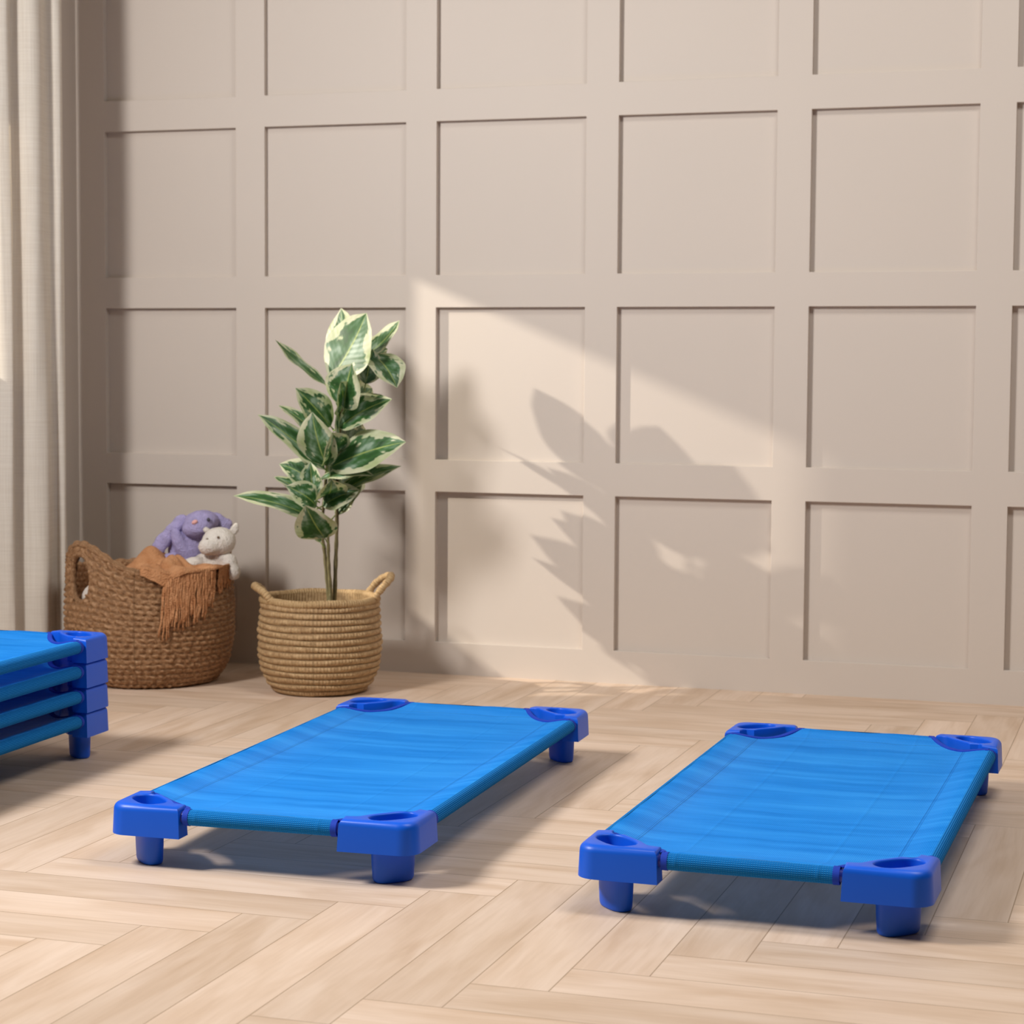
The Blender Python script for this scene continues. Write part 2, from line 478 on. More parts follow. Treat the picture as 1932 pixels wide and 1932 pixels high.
def binding(parent, fx, fy):
    mb = MB(); R = []
    def c(u, v, z): return ((W_-u if fx else u)-W_/2, (L_-v if fy else v)-L_/2, z)
    pts = cutcurve(26)
    for i, p in enumerate(pts):
        a = pts[max(0, i-1)]; b = pts[min(len(pts)-1, i+1)]; t = (b-a).normalized(); n = Vector((-t.y, t.x))
        if n.dot(Vector((1, 1))) < 0: n = -n
        row = []
        for w, h in ((-0.0035, 0.0005), (-0.0015, 0.0022), (0.004, 0.0024), (0.0075, 0.0012), (0.0075, -0.001), (0.004, -0.002), (-0.0015, -0.002)):
            q = p+n*w; row.append(c(q.x, q.y, sheet_z(max(TCEN, q.x), max(TCEN, q.y), 1.0)+h))
        R.append(row)
    mb.grid(R, closed_v=True)
    for hor in (True, False):                # bands round the two rails
        P = []; s0 = S0U if hor else S0V
        for s, rr in ((s0-0.0005, RS-0.001), (s0-0.0005, RS+0.0007), (s0+0.0105, RS+0.0010), (s0+0.0105, RS-0.0005)):
            row = []
            for q in range(24):
                a = 2*pi*q/24; d = TCEN-rr*cos(a); z = ZT+rr*sin(a)
                row.append(c(s, d, z) if hor else c(d, s, z))
            P.append(row)
        mb.grid(P, closed_v=True)
    return mb.build('edge_binding', M_tape, parent)

def make_cot():
    root = empty('sleeping_cot', (0, 0, 0))
    fabric(root)
    for side in (0, 1):
        for hor in (True, False):
            mb = MB(); q = TCEN if side == 0 else (L_ if hor else W_)-TCEN
            a = (AW-0.03 if hor else AL-0.03); b = (W_ if hor else L_)-a
            pts = [(a, q, ZT), (b, q, ZT)] if hor else [(q, a, ZT), (q, b, ZT)]
            mb.tube([(x-W_/2, y-L_/2, z) for x, y, z in pts], RT, 20)
            mb.build('rail', M_rail, root)
    for fx in (0, 1):
        for fy in (0, 1):
            binding(root, fx, fy)
            for nm, fn in (('corner_block', corner_block_bm), ('leg', leg_bm)):
                bm = fn()
                for v in bm.verts:
                    x = W_-v.co.x if fx else v.co.x; y = L_-v.co.y if fy else v.co.y
                    v.co = (x-W_/2, y-L_/2, v.co.z)
                par = root if nm == 'corner_block' else blk
                ob = from_bm(nm, bm, M_plastic, par, sharp=48)
                if nm == 'corner_block': blk = ob
    return root

def copy_tree(o, parent=None):
    c = o.copy(); COL.objects.link(c)
    if parent: c.parent = parent
    for ch in list(o.children): copy_tree(ch, c)
    return c

cot = make_cot()
def place(o, fl, th, z=0.0):
    """front-left outer corner at fl"""
    cx = fl[0]+cos(th)*W_/2-sin(th)*L_/2; cy = fl[1]+sin(th)*W_/2+cos(th)*L_/2
    o.location = (cx, cy, z); o.rotation_euler = (0, 0, th)
place(cot, (-1.8667, 3.3305), 0.0338)
tag(cot, 'blue sleeping cot standing alone in the middle, in front of the plant', 'cot', 'low blue sleeping cots')
c2 = copy_tree(cot); place(c2, (-0.9601, 3.3047), -0.00555)
tag(c2, 'blue sleeping cot nearest the right edge, with long fold creases', 'cot', 'low blue sleeping cots')
th = 0.027
brx, bry = -2.3990, 4.3095
fl = (brx-cos(th)*W_+sin(th)*L_, bry-sin(th)*W_-cos(th)*L_)
lab = ['blue cot at the bottom of the stack, its legs on the floor', 'second blue cot from the bottom of the stack of four',
       'third blue cot from the bottom of the stack, just under the top one', 'topmost blue cot of the stack beside the seagrass basket']
for k in range(4):
    c3 = copy_tree(cot); place(c3, fl, th, k*(HT-HB)); tag(c3, lab[k], 'cot', 'low blue sleeping cots')

# ------------------------------------------------------------------ woven baskets
RTV = Vector((0.95087, 0.30958, 0)); TCV = Vector((0.30958, -0.95087, 0)); UPV = Vector((0, 0, 1))

def rev_pt(phi, r, z): 
    d = RTV*sin(phi)+TCV*cos(phi); return (d.x*r, d.y*r, z)

def interp(tab, x):
    if x <= tab[0][0]: return tab[0][1]
    for (a, b), (c, d) in zip(tab, tab[1:]):
        if x <= c:
            t = (x-a)/(c-a); t = t*t*(3-2*t)*0.35+t*0.65; return b+(d-b)*t
    return tab[-1][1]

def seagrass_mat(name, cols, stretch, bs, stitches=0):
    m, nt, b, out = new_mat(name)
    uv = nd(nt, 'ShaderNodeUVMap', uv_map='UVMap')
    mp = nd(nt, 'ShaderNodeMapping'); mp.inputs['Scale'].default_value = (stretch[0], stretch[1], 1); L(nt, uv.outputs[0], mp.inputs[0])
    n = nd(nt, 'ShaderNodeTexNoise'); n.inputs['Scale'].default_value = 1; n.inputs['Detail'].default_value = 6; n.inputs['Roughness'].default_value = 0.65; L(nt, mp.outputs[0], n.inputs['Vector'])
    c = ramp(nt, n.outputs['Fac'], [(0.28, cols[0]), (0.5, cols[1]), (0.74, cols[2])])
    L(nt, c.outputs[0], b.inputs['Base Color']); b.inputs['Roughness'].default_value = 0.62; b.inputs['Specular IOR Level'].default_value = 0.35
    h = n.outputs['Fac']
    if stitches:
        su = nd(nt, 'ShaderNodeSeparateXYZ'); L(nt, uv.outputs[0], su.inputs[0])
        wv = math_n(nt, 'ABSOLUTE', math_n(nt, 'SINE', math_n(nt, 'MULTIPLY', su.outputs[0], stitches*pi)))
        h = math_n(nt, 'ADD', h, math_n(nt, 'MULTIPLY', math_n(nt, 'POWER', wv, 0.5), 1.1))
    bump(nt, b, h, bs, 0.004)
    return m
M_sea = seagrass_mat('dark_seagrass', [(0.120, 0.050, 0.018), (0.325, 0.170, 0.078), (0.560, 0.350, 0.200)], (85, 16), 0.7)
M_rope = seagrass_mat('pale_grass_rope', [(0.280, 0.165, 0.075), (0.450, 0.290, 0.145), (0.600, 0.415, 0.225)], (55, 5), 0.55, 105)
M_stitch = seagrass_mat('pale_grass_rope_stitched', [(0.270, 0.150, 0.060), (0.490, 0.320, 0.155), (0.660, 0.465, 0.255)], (170, 2), 0.6, 95)

TOY = Vector((-2.863, 5.369, 0))
PHH = radians(-47)
R_TOY = [(0, 0.178), (0.012, 0.196), (0.035, 0.212), (0.07, 0.228), (0.14, 0.240), (0.22, 0.241), (0.30, 0.236), (0.42, 0.231)]
def toy_rim(ph): return 0.325+0.085*max(abs(cos(ph-PHH)), 0.001)**5.3
def toy_r(z): return interp(R_TOY, z)
def toy_wall(inner=False, NT=336, NR=21, sub=6):
    P = []; UV = []
    for j in range(NR*sub+1):
        t = j/(NR*sub); k = t*NR; row = []; ur = []
        for i in range(NT):
            ph = 2*pi*i/NT; z = t*0.325+t**3*(toy_rim(ph)-0.325)
            r = toy_r(z)
            kk = int(k) if k < NR else NR-1
            if inner: r -= 0.014
            tw = sin(ph*52+kk*2.4+1.3*sin(kk*1.7+ph*5)+0.9*sin(ph*17+kk*3.1)+1.9*(k-kk))+0.35*sin(ph*131+kk*5)
            r += (0.0078*abs(sin(pi*k))**0.7*(0.55+0.50*tw))*(1 if not inner else -0.5)
            zz = z+0.0018*sin(ph*52+kk*pi)+0.001*sin(ph*9+kk)
            row.append(rev_pt(ph, r, max(0.0015, zz))); ur.append((ph/(2*pi)*1.5+kk*0.37, kk*0.31+(k-kk)*0.12))
        P.append(row); UV.append(ur)
    mb = MB(); mb.grid(P, closed_v=True, uv=UV)
    zc, ha, hz = 0.315, 0.050, 0.068
    def in_hole(f):
        x = sum(mb.v[i][0] for i in f)/4; y = sum(mb.v[i][1] for i in f)/4; z = sum(mb.v[i][2] for i in f)/4
        v = Vector((x, y, 0)); ph = atan2(v.dot(RTV), v.dot(TCV)); r = v.length
        for c in (PHH, PHH+pi):
            d = (ph-c+pi) % (2*pi)-pi
            if abs(d) < 0.5 and abs(d*r/ha)**2.4+abs((z-zc)/hz)**2.4 < 1: return True
        return False
    mb.f = [f for f in mb.f if not in_hole(f)]
    return mb
toy = empty('toy_basket', TOY)
tag(toy, 'large brown woven seagrass basket with cut-out handle, holding soft toys, by the curtain', 'basket')
mb = toy_wall(); inn = toy_wall(True); o = len(mb.v)
mb.v += inn.v; mb.uv += inn.uv; mb.f += [tuple(o+i for i in reversed(f)) for f in inn.f]
o = len(mb.v)
for i in range(48): mb.v.append(rev_pt(2*pi*i/48, 0.180, 0.0015)); mb.uv.append((i/8, 0.2))
mb.f.append(tuple(o+i for i in range(48)))
mb.build('woven_body', M_sea, toy, sharp=0, recalc=False)
mb = MB(); pts = []
for i in range(241):
    ph = 2*pi*i/240; z = toy_rim(ph); pts.append(rev_pt(ph, toy_r(z)-0.004, z+0.002))
mb.tube(pts, [0.0105+0.0022*sin(i*0.9) for i in range(241)], 10, caps=False, uscale=1.2)
mb.build('braided_rim', M_sea, toy, sharp=0)
for c in (PHH, PHH+pi):
    mb = MB(); pts = []
    for i in range(73):
        a = 2*pi*i/72; x = 0.051*math.copysign(abs(cos(a))**0.83, cos(a)); z = 0.315+0.069*math.copysign(abs(sin(a))**0.83, sin(a))
        pts.append(rev_pt(c+x/0.232, 0.2315, z))
    mb.tube(pts, [0.0085+0.0012*sin(i*1.9) for i in range(73)], 9, caps=False, uscale=1.2)
    mb.build('handle_opening', M_sea, toy, sharp=0)

POT = Vector((-2.3172, 5.3573, 0))
R_POT = [(0, 0.118), (0.008, 0.128), (0.03, 0.146), (0.07, 0.163), (0.12, 0.1695), (0.17, 0.169), (0.22, 0.165), (0.262, 0.161)]
pot = empty('planter_basket', POT)
tag(pot, 'round pale coiled-rope basket with two loop handles holding the plant', 'basket')
def pot_wall():
    NT, NR, sub = 240, 14, 8; P = []; UV = []; zt = 0.258
    for j in range(NR*sub+1):
        k = j/sub; kk = min(int(k), NR-1); row = []; ur = []
        for i in range(NT):
            ph = 2*pi*i/NT; z = k/NR*zt; w = 0.0012*sin(ph*3+kk*1.3)+0.0008*sin(ph*7+kk*2.1)
            r = interp(R_POT, z)+0.0078*abs(sin(pi*k))**0.6+w+0.0010*sin(ph*70+kk*2.4)*abs(sin(pi*k))
            row.append(rev_pt(ph, r, max(0.0015, z+w*1.2))); ur.append((ph/(2*pi)*1.05+kk*0.37, kk*0.61+(k-kk)*0.3))
        P.append(row); UV.append(ur)
    mb = MB(); mb.grid(P, closed_v=True, uv=UV)
    Q = []; UV = []
    for z in (0.264, 0.20, 0.12, 0.04, 0.012):
        Q.append([rev_pt(2*pi*i/96, interp(R_POT, z)-0.010, z) for i in range(96)]); UV.append([(i/96, z*12) for i in range(96)])
    mb.grid(Q, closed_v=True, uv=UV)
    o = len(mb.v)
    for i in range(96): mb.v.append(rev_pt(2*pi*i/96, interp(R_POT, 0.012)-0.010, 0.012)); mb.uv.append((i/96, 0))
    mb.f.append(tuple(o+i for i in range(96)))
    o = len(mb.v)
    for i in range(96): mb.v.append(rev_pt(2*pi*i/96, 0.119, 0.0015)); mb.uv.append((i/96, 0))
    mb.f.append(tuple(o+i for i in range(96)))
    return mb
pot_wall().build('coiled_body', M_rope, pot, sharp=0, recalc=False)
mb = MB()
mb.tube([rev_pt(2*pi*i/180, 0.162, 0.264+0.0012*sin(i*0.21)) for i in range(181)], [0.0105+0.0009*(i % 2) for i in range(181)], 12, caps=False, uscale=1.4)
mb.build('stitched_rim', M_stitch, pot, sharp=0)
for c, lean, hgt in ((radians(100), 0.043, 0.064), (radians(-78), 0.024, 0.040)):
    mb = MB(); pts = []
    for i in range(25):
        t = i/24; ph = c+radians(27)*cos(pi*t); s = sin(pi*t)**0.75
        pts.append(rev_pt(ph, 0.160+lean*s, 0.262+hgt*s))
    mb.tube(pts, [0.0105+0.0012*sin(i*2.2) for i in range(25)], 10, uscale=1.4)
    mb.build('handle', M_stitch, pot, sharp=0)

# ------------------------------------------------------------------ rubber plant
def leaf_mat():
    m, nt, b, out = new_mat('variegated_leaf')
    uv = nd(nt, 'ShaderNodeUVMap', uv_map='UVMap'); oi = nd(nt, 'ShaderNodeObjectInfo')
    sp = nd(nt, 'ShaderNodeSeparateXYZ'); L(nt, uv.outputs[0], sp.inputs[0])
    cx = nd(nt, 'ShaderNodeCombineXYZ'); L(nt, math_n(nt, 'ADD', math_n(nt, 'MULTIPLY', sp.outputs[0], 2.2), math_n(nt, 'MULTIPLY', oi.outputs['Random'], 40)), cx.inputs[0]); L(nt, math_n(nt, 'MULTIPLY', sp.outputs[1], 2.6), cx.inputs[1])
    def noise(vec, sc, det):
        n = nd(nt, 'ShaderNodeTexNoise'); n.inputs['Scale'].default_value = sc; n.inputs['Detail'].default_value = det; L(nt, vec, n.inputs['Vector']); return n.outputs['Fac']
    s = math_n(nt, 'ABSOLUTE', math_n(nt, 'SUBTRACT', math_n(nt, 'MULTIPLY', sp.outputs[1], 2), 1))
    n1 = noise(cx.outputs[0], 1.9, 2); n2 = noise(cx.outputs[0], 1.5, 2)
    # side veins run out and forward: shear the noise so that the margin is toothed along them
    ms = nd(nt, 'ShaderNodeCombineXYZ'); L(nt, math_n(nt, 'ADD', math_n(nt, 'MULTIPLY', math_n(nt, 'SUBTRACT', sp.outputs[0], math_n(nt, 'MULTIPLY', s, 0.28)), 16), math_n(nt, 'MULTIPLY', oi.outputs['Random'], 61)), ms.inputs[0]); L(nt, math_n(nt, 'MULTIPLY', sp.outputs[1], 1.5), ms.inputs[1])
    n3 = noise(ms.outputs[0], 1.0, 3)
    edge = math_n(nt, 'ADD', s, math_n(nt, 'MULTIPLY', math_n(nt, 'SUBTRACT', n1, 0.5), 1.7))
    edge = math_n(nt, 'ADD', edge, math_n(nt, 'MULTIPLY', math_n(nt, 'SUBTRACT', n3, 0.5), 0.40))
    tip = math_n(nt, 'MULTIPLY', math_n(nt, 'POWER', sp.outputs[0], 5.0), 0.42)
    edge = math_n(nt, 'ADD', edge, tip)
    green = ramp(nt, math_n(nt, 'ADD', n2, math_n(nt, 'MULTIPLY', math_n(nt, 'SUBTRACT', n3, 0.5), 0.22)), [(0.28, (0.018, 0.060, 0.018)), (0.46, (0.038, 0.115, 0.028)), (0.56, (0.10, 0.19, 0.10)), (0.66, (0.25, 0.34, 0.25))])
    msk = ramp(nt, edge, [(0.66, (0, 0, 0)), (0.74, (1, 1, 1))])
    cream = ramp(nt, n2, [(0.3, (0.38, 0.44, 0.22)), (0.6, (0.585, 0.575, 0.41))])
    mx = nd(nt, 'ShaderNodeMix', data_type='RGBA'); L(nt, msk.outputs[0], mx.inputs[0]); L(nt, green.outputs[0], mx.inputs[6]); L(nt, cream.outputs[0], mx.inputs[7])
    rib = math_n(nt, 'LESS_THAN', s, 0.035)
    mx2 = nd(nt, 'ShaderNodeMix', data_type='RGBA'); L(nt, math_n(nt, 'MULTIPLY', rib, 0.8), mx2.inputs[0]); L(nt, mx.outputs[2], mx2.inputs[6]); mx2.inputs[7].default_value = (0.33, 0.40, 0.12, 1)
    L(nt, mx2.outputs[2], b.inputs['Base Color'])
    b.inputs['Roughness'].default_value = 0.42; b.inputs['Specular IOR Level'].default_value = 0.5
    veins = math_n(nt, 'SINE', math_n(nt, 'MULTIPLY', math_n(nt, 'SUBTRACT', sp.outputs[0], math_n(nt, 'MULTIPLY', s, 0.28)), 75))
    bump(nt, b, veins, 0.12, 0.0012)
    tl = nd(nt, 'ShaderNodeBsdfTranslucent'); mt = nd(nt, 'ShaderNodeMix', data_type='RGBA', blend_type='MULTIPLY'); mt.inputs[0].default_value = 1
    L(nt, mx2.outputs[2], mt.inputs[6]); mt.inputs[7].default_value = (0.8, 1.0, 0.5, 1); L(nt, mt.outputs[2], tl.inputs[0])
    sh = nd(nt, 'ShaderNodeMixShader'); sh.inputs[0].default_value = 0.14; L(nt, b.outputs[0], sh.inputs[1]); L(nt, tl.outputs[0], sh.inputs[2]); L(nt, sh.outputs[0], out.inputs[0])
    return m
M_leaf = leaf_mat()
plant = empty('rubber_plant', (POT.x, POT.y, 0.0125))
tag(plant, 'tall variegated rubber plant with cream-edged green leaves, standing in the rope basket', 'plant')
def PL(a, z, b): v = RTV*a+TCV*b; return Vector((v.x, v.y, z-0.0125))
bm = bmesh.new()
bmesh.ops.create_cone(bm, cap_ends=True, segments=40, radius1=0.095, radius2=0.125, depth=0.19, matrix=Matrix.Translation((0, 0, 0.096)))
from_bm('nursery_pot', bm, M_potdark, plant)
mb = MB(); P = []
for i in range(9):
    r = 0.122*i/8+0.0005; P.append([(r*cos(2*pi*j/32), r*sin(2*pi*j/32), 0.194+0.004*sin(i*3+j*1.7)) for j in range(32)])
mb.grid(P, closed_v=True); mb.build('soil', M_soil, plant)

def smooth_path(pts, n=8):
    out = []
    for i in range(len(pts)-1):
        p0, p1, p2, p3 = pts[max(0, i-1)], pts[i], pts[i+1], pts[min(len(pts)-1, i+2)]
        for k in range(n):
            t = k/n; out.append(0.5*((2*p1)+(p2-p0)*t+(2*p0-5*p1+4*p2-p3)*t*t+(3*p1-p0-3*p2+p3)*t**3))
    out.append(pts[-1]); return out
stems = [[(0.024, 0.19, 0.0), (0.025, 0.26, 0), (0.020, 0.323, 0), (0.013, 0.399, 0), (0.006, 0.459, 0.005), (0.012, 0.534, 0.01), (0.020, 0.64, 0.01), (0.020, 0.74, 0)],
         [(0.040, 0.19, -0.01), (0.041, 0.26, -0.01), (0.044, 0.369, -0.01), (0.047, 0.459, -0.01), (0.050, 0.61, 0), (0.055, 0.73, 0), (0.067, 0.85, 0), (0.085, 0.93, 0)],
         [(0.032, 0.19, 0.01), (0.031, 0.28, 0.01), (0.026, 0.36, 0.012), (0.024, 0.44, 0.01), (0.018, 0.50, 0.01)]]
for s_ in stems:
    p_ = smooth_path([PL(*q) for q in s_]); mb = MB()
    mb.tube(p_, [0.0066-0.0030*i/len(p_)+0.0006*sin(i*1.3) for i in range(len(p_))], 10); mb.build('stem', M_stem, plant)

def leaf(base, tip, width, roll=0, curl=0.0, fold=0.25, seed=0, stem=None):
    rnd = random.Random(seed); b = PL(*base); t = PL(*tip); ax = (t-b); ln = ax.length; ax.normalize()
    view = TCV+UPV*0.12; n = (view-ax*view.dot(ax)).normalized(); s = ax.cross(n).normalized()
    ra = radians(roll); n, s = n*cos(ra)+s*sin(ra), s*cos(ra)-n*sin(ra)
    NT, NS = 22, 12; P = []; UV = []
    ph = rnd.random()*6
    for i in range(NT+1):
        u = i/NT; w = width/2*(sin(pi*min(1, u**0.88))**0.72 if 0 < u < 1 else 0.0)
        w = max(w, 0.0012); w *= 1 - 0.35*sstep((u-0.86)/0.14)
        mid = b+ax*(ln*u)+n*(curl*ln*(4*u*(1-u)) - abs(curl)*0.25*ln*u**3)
        row = []; ur = []
        for j in range(NS+1):
            q = 2*j/NS-1
            lift = fold*abs(q)*w*(1-0.25*abs(q)) + 0.004*sin(u*11+ph+q*1.2)*abs(q)**2*sin(pi*u)
            row.append(mid+s*(q*w)+n*lift); ur.append((u, (q+1)/2))
        P.append(row); UV.append(ur)
    mb = MB(); mb.grid(P, uv=UV); o = len(mb.v)
    st = PL(*stem) if stem else b-ax*0.02
    mb.tube([st, st*0.4+b*0.6, b+ax*0.004], [0.0024, 0.002, 0.0016], 6)
    for k in range(o, len(mb.v)): mb.uv[k] = (0.1, 0.5)
    return mb.build('leaf', M_leaf, plant, sharp=0, recalc=False)
LEAVES = [
 ((0.032, 0.887, 0.010), (0.134, 1.072, 0.050), 0.172, -32, -0.05, 0.10),
 ((0.040, 0.914, -0.06), (0.044, 1.092, -0.17), 0.120, -42, -0.05, 0.2),
 ((0.108, 0.942, -0.03), (0.220, 1.056, -0.050), 0.095, -52, -0.08, 0.25),
 ((0.150, 0.955, -0.005), (0.222, 0.866, 0.060), 0.115, -38, 0.10, 0.25),
 ((0.130, 0.874, 0.012), (0.150, 0.972, 0.020), 0.085, 25, 0.0, 0.3),
 ((0.100, 0.93, -0.06), (0.185, 0.975, -0.09), 0.080, -30, 0.05, 0.2),
 ((0.016, 0.871, 0.0), (-0.124, 0.998, 0.005), 0.085, 68, -0.05, 0.25),
 ((0.073, 0.806, 0.045), (0.100, 0.930, 0.120), 0.128, -28, 0.05, 0.35),
 ((0.032, 0.754, 0.02), (-0.056, 0.862, 0.110), 0.092, 18, 0.05, 0.3),
 ((0.056, 0.750, 0.02), (0.205, 0.834, 0.050), 0.108, -36, 0.07, 0.25),
 ((0.035, 0.640, 0.035), (0.248, 0.716, 0.110), 0.142, -36, 0.05, 0.15),
 ((0.024, 0.644, 0.05), (-0.010, 0.795, 0.130), 0.120, -25, 0.06, 0.2),
 ((0.016, 0.632, 0.025), (-0.167, 0.788, 0.055), 0.084, 40, 0.05, 0.3),
 ((0.020, 0.700, -0.03), (-0.120, 0.812, -0.04), 0.070, 50, 0.05, 0.3),
 ((-0.006, 0.585, 0.03), (-0.108, 0.650, 0.050), 0.086, 28, 0.14, 0.3),
 ((-0.012, 0.560, 0.045), (-0.020, 0.655, 0.070), 0.070, -14, 0.06, 0.45),
 ((0.049, 0.560, 0.01), (0.231, 0.645, 0.030), 0.075, -50, 0.05, 0.3),
 ((0.004, 0.485, 0.03), (-0.234, 0.562, 0.070), 0.078, 48, 0.07, 0.3),
 ((-0.020, 0.545, -0.03), (-0.136, 0.608, -0.05), 0.055, 45, 0.04, 0.3),
 ((-0.005, 0.530, 0.05), (-0.082, 0.590, 0.110), 0.085, 30, 0.12, 0.3),
 ((0.018, 0.440, 0.045), (-0.026, 0.538, 0.150), 0.120, -18, 0.05, 0.25),
 ((0.012, 0.530, 0.035), (0.116, 0.578, 0.055), 0.078, -22, 0.12, 0.3),
 ((0.042, 0.500, -0.02), (0.118, 0.585, -0.015), 0.070, -40, 0.03, 0.3),
 ((0.003, 0.425, 0.015), (-0.068, 0.515, 0.030), 0.062, 50, 0.08, 0.3),
 ((0.004, 0.605, 0.05), (0.158, 0.622, 0.090), 0.072, -55, 0.08, 0.3),
 ((0.050, 0.80, -0.04), (0.070, 0.885, -0.220), 0.10, 25, 0.08, 0.2),
 ((0.060, 0.80, -0.03), (0.140, 0.86, -0.150), 0.10, 20, 0.08, 0.2),
 ((0.030, 0.68, -0.03), (-0.050, 0.75, -0.160), 0.10, -20, 0.08, 0.2),
 ((0.050, 0.57, -0.03), (0.100, 0.62, -0.180), 0.09, 20, 0.08, 0.2),
 ((0.050, 0.70, -0.03), (0.120, 0.74, -0.160), 0.10, 30, 0.05, 0.2),
 ((0.055, 0.84, 0.00), (0.110, 0.955, -0.060), 0.13, 70, 0.06, 0.2),
 ((0.048, 0.72, -0.01), (0.062, 0.800, -0.140), 0.12, 72, 0.06, 0.2),
 ((0.030, 0.62, -0.02), (0.040, 0.700, -0.150), 0.12, 70, 0.06, 0.2),
 ((0.024, 0.54, -0.01), (0.030, 0.590, -0.140), 0.11, 66, 0.06, 0.2),
 ((0.030, 0.66, 0.02), (0.050, 0.740, 0.150), 0.11, 62, 0.06, 0.25),
 ((0.020, 0.56, 0.02), (0.046, 0.610, 0.150), 0.10, 58, 0.08, 0.25),
 ((0.060, 0.80, 0.01), (0.070, 0.880, 0.120), 0.10, 66, 0.05, 0.25),
 ((0.046, 0.655, 0.0), (0.052, 0.810, 0.010), 0.150, 80, 0.04, 0.15),
 ((0.032, 0.560, 0.01), (0.034, 0.680, 0.015), 0.130, 78, 0.04, 0.15),
]
for i, (b_, t_, w_, ro, cu, fo) in enumerate(LEAVES): leaf(b_, t_, w_, ro, cu, fo, i)
mb = MB(); mb.tube([PL(0.085, 0.925, 0.0), PL(0.09, 0.945, 0.005), PL(0.098, 0.958, 0.01)], [0.005, 0.004, 0.001], 8); mb.build('leaf_bud', M_leaf, plant)

# ------------------------------------------------------------------ throw blanket in the basket
def knit_mat():
    m, nt, b, out = new_mat('rust_knit')
    tc = nd(nt, 'ShaderNodeTexCoord')
    n = nd(nt, 'ShaderNodeTexNoise'); n.inputs['Scale'].default_value = 30; n.inputs['Detail'].default_value = 4; L(nt, tc.outputs['Object'], n.inputs['Vector'])
    c = ramp(nt, n.outputs['Fac'], [(0.3, (0.46, 0.200, 0.085)), (0.7, (0.62, 0.315, 0.155))]); L(nt, c.outputs[0], b.inputs['Base Color'])
    b.inputs['Roughness'].default_value = 0.9; b.inputs['Specular IOR Level'].default_value = 0.2
    v = nd(nt, 'ShaderNodeTexVoronoi'); v.inputs['Scale'].default_value = 230; L(nt, tc.outputs['Object'], v.inputs['Vector'])
    bump(nt, b, v.outputs['Distance'], 0.7, 0.004)
    return m
M_knit = knit_mat()
blanket = empty('knit_throw', TOY+Vector((0, 0, 0.29)))
tag(blanket, 'rust-coloured knitted throw with fringe, draped over the rim of the seagrass basket', 'blanket')
def TL(a, z, b): v = RTV*a+TCV*b; return Vector((v.x, v.y, z-0.29))
def heap_z(a, b):
    g = lambda a0, b0, sa, sb: math.exp(-((a-a0)/sa)**2-((b-b0)/sb)**2)
    z = 0.285+0.100*g(0.015, 0.0, 0.075, 0.09)+0.052*g(0.085, 0.09, 0.045, 0.06)+0.04*g(-0.085, 0.06, 0.05, 0.09)+0.03*g(0.0, 0.13, 0.10, 0.04)
    z = 0.20+(z-0.20)*sstep((a-0.35*b+0.19)/0.09)
    z += 0.010*sin(a*46+b*20+1.2)*g(0, 0, 0.15, 0.15)+0.007*sin(b*62-a*31)
    return z
P = []
for i in range(65):
    row = []
    for j in range(65):
        a = -0.205+0.41*i/64; b = -0.205+0.41*j/64; r = hypot(a, b)
        if r > 0.205: a, b = a*0.205/r, b*0.205/r
        row.append(TL(a, min(heap_z(a, b), 0.42), b))
    P.append(row)
# flap that runs over the rim and down the outside
FL0, FL1 = radians(4), radians(78)
ZE = [(radians(4), 0.335), (radians(12), 0.318), (radians(19), 0.300), (radians(26), 0.325), (radians(34), 0.337), (radians(78), 0.345)]
def flap(s, t):
    ph = FL0+(FL1-FL0)*s; rim = toy_rim(ph)+0.018; zend = interp(ZE, ph); rr = toy_r(rim)
    fold_ = 0.005*sin(s*19)+0.003*sin(s*37+1)
    if t < 0.45:
        q = t/0.45; r = 0.11+(rr+0.004-0.11)*q; a, b = r*sin(ph), r*cos(ph)
        z = (heap_z(a, b)+0.008)*(1-sstep(q))+rim*sstep(q)+0.010*sin(pi*q)+fold_
    else:
        q = (t-0.45)/0.55; e = sstep(min(1, q*3)); z = rim+fold_-(rim+fold_-zend)*q
        r = rr+0.004+0.013*sin(min(1, q*2.2)*pi/2); r = max(r, toy_r(z)+0.0135)+fold_*0.4
    d = RTV*sin(ph)+TCV*cos(ph); return Vector((d.x*r, d.y*r, z-0.29))
Q = [[flap(i/48, j/28) for j in range(29)] for i in range(49)]
mb = MB(); mb.grid(P); mb.grid(Q)
o = mb.build('knit_cloth', M_knit, blanket, sharp=0)
sm = o.modifiers.new('thickness', 'SOLIDIFY'); sm.thickness = 0.005; sm.offset = 1
mb = MB(); rnd = random.Random(3)
for i in range(86):
    s = 0.20+0.80*(i+rnd.random()*0.6)/86; p0 = flap(s, 1.0); ph = FL0+(FL1-FL0)*s; k = (s-0.20)/0.80
    ln = interp([(0, 0.150), (0.25, 0.150), (0.5, 0.135), (0.62, 0.095), (0.75, 0.075), (1, 0.055)], k)*(0.82+0.3*rnd.random())
    if 0.66 < k < 0.72: continue
    pts = []; dph = rnd.uniform(-0.03, 0.03)-0.05*(1-k); w = rnd.random()*6
    for q in range(9):
        u = q/8; z = p0.z+0.29+0.006-ln*u; a = ph+dph*u+0.010*sin(u*7+w)*u
        r = max(toy_r(z)+0.0105+0.004*rnd.random()+0.004*(1-u), 0)
        d = RTV*sin(a)+TCV*cos(a); pts.append((d.x*r, d.y*r, z-0.29))
    mb.tube(pts, [0.0030-0.0008*q/8+0.0006*sin(q*2.4+w) for q in range(9)], 6)
tag(mb.build('fringe', M_knit, blanket, sharp=0), kind='stuff')

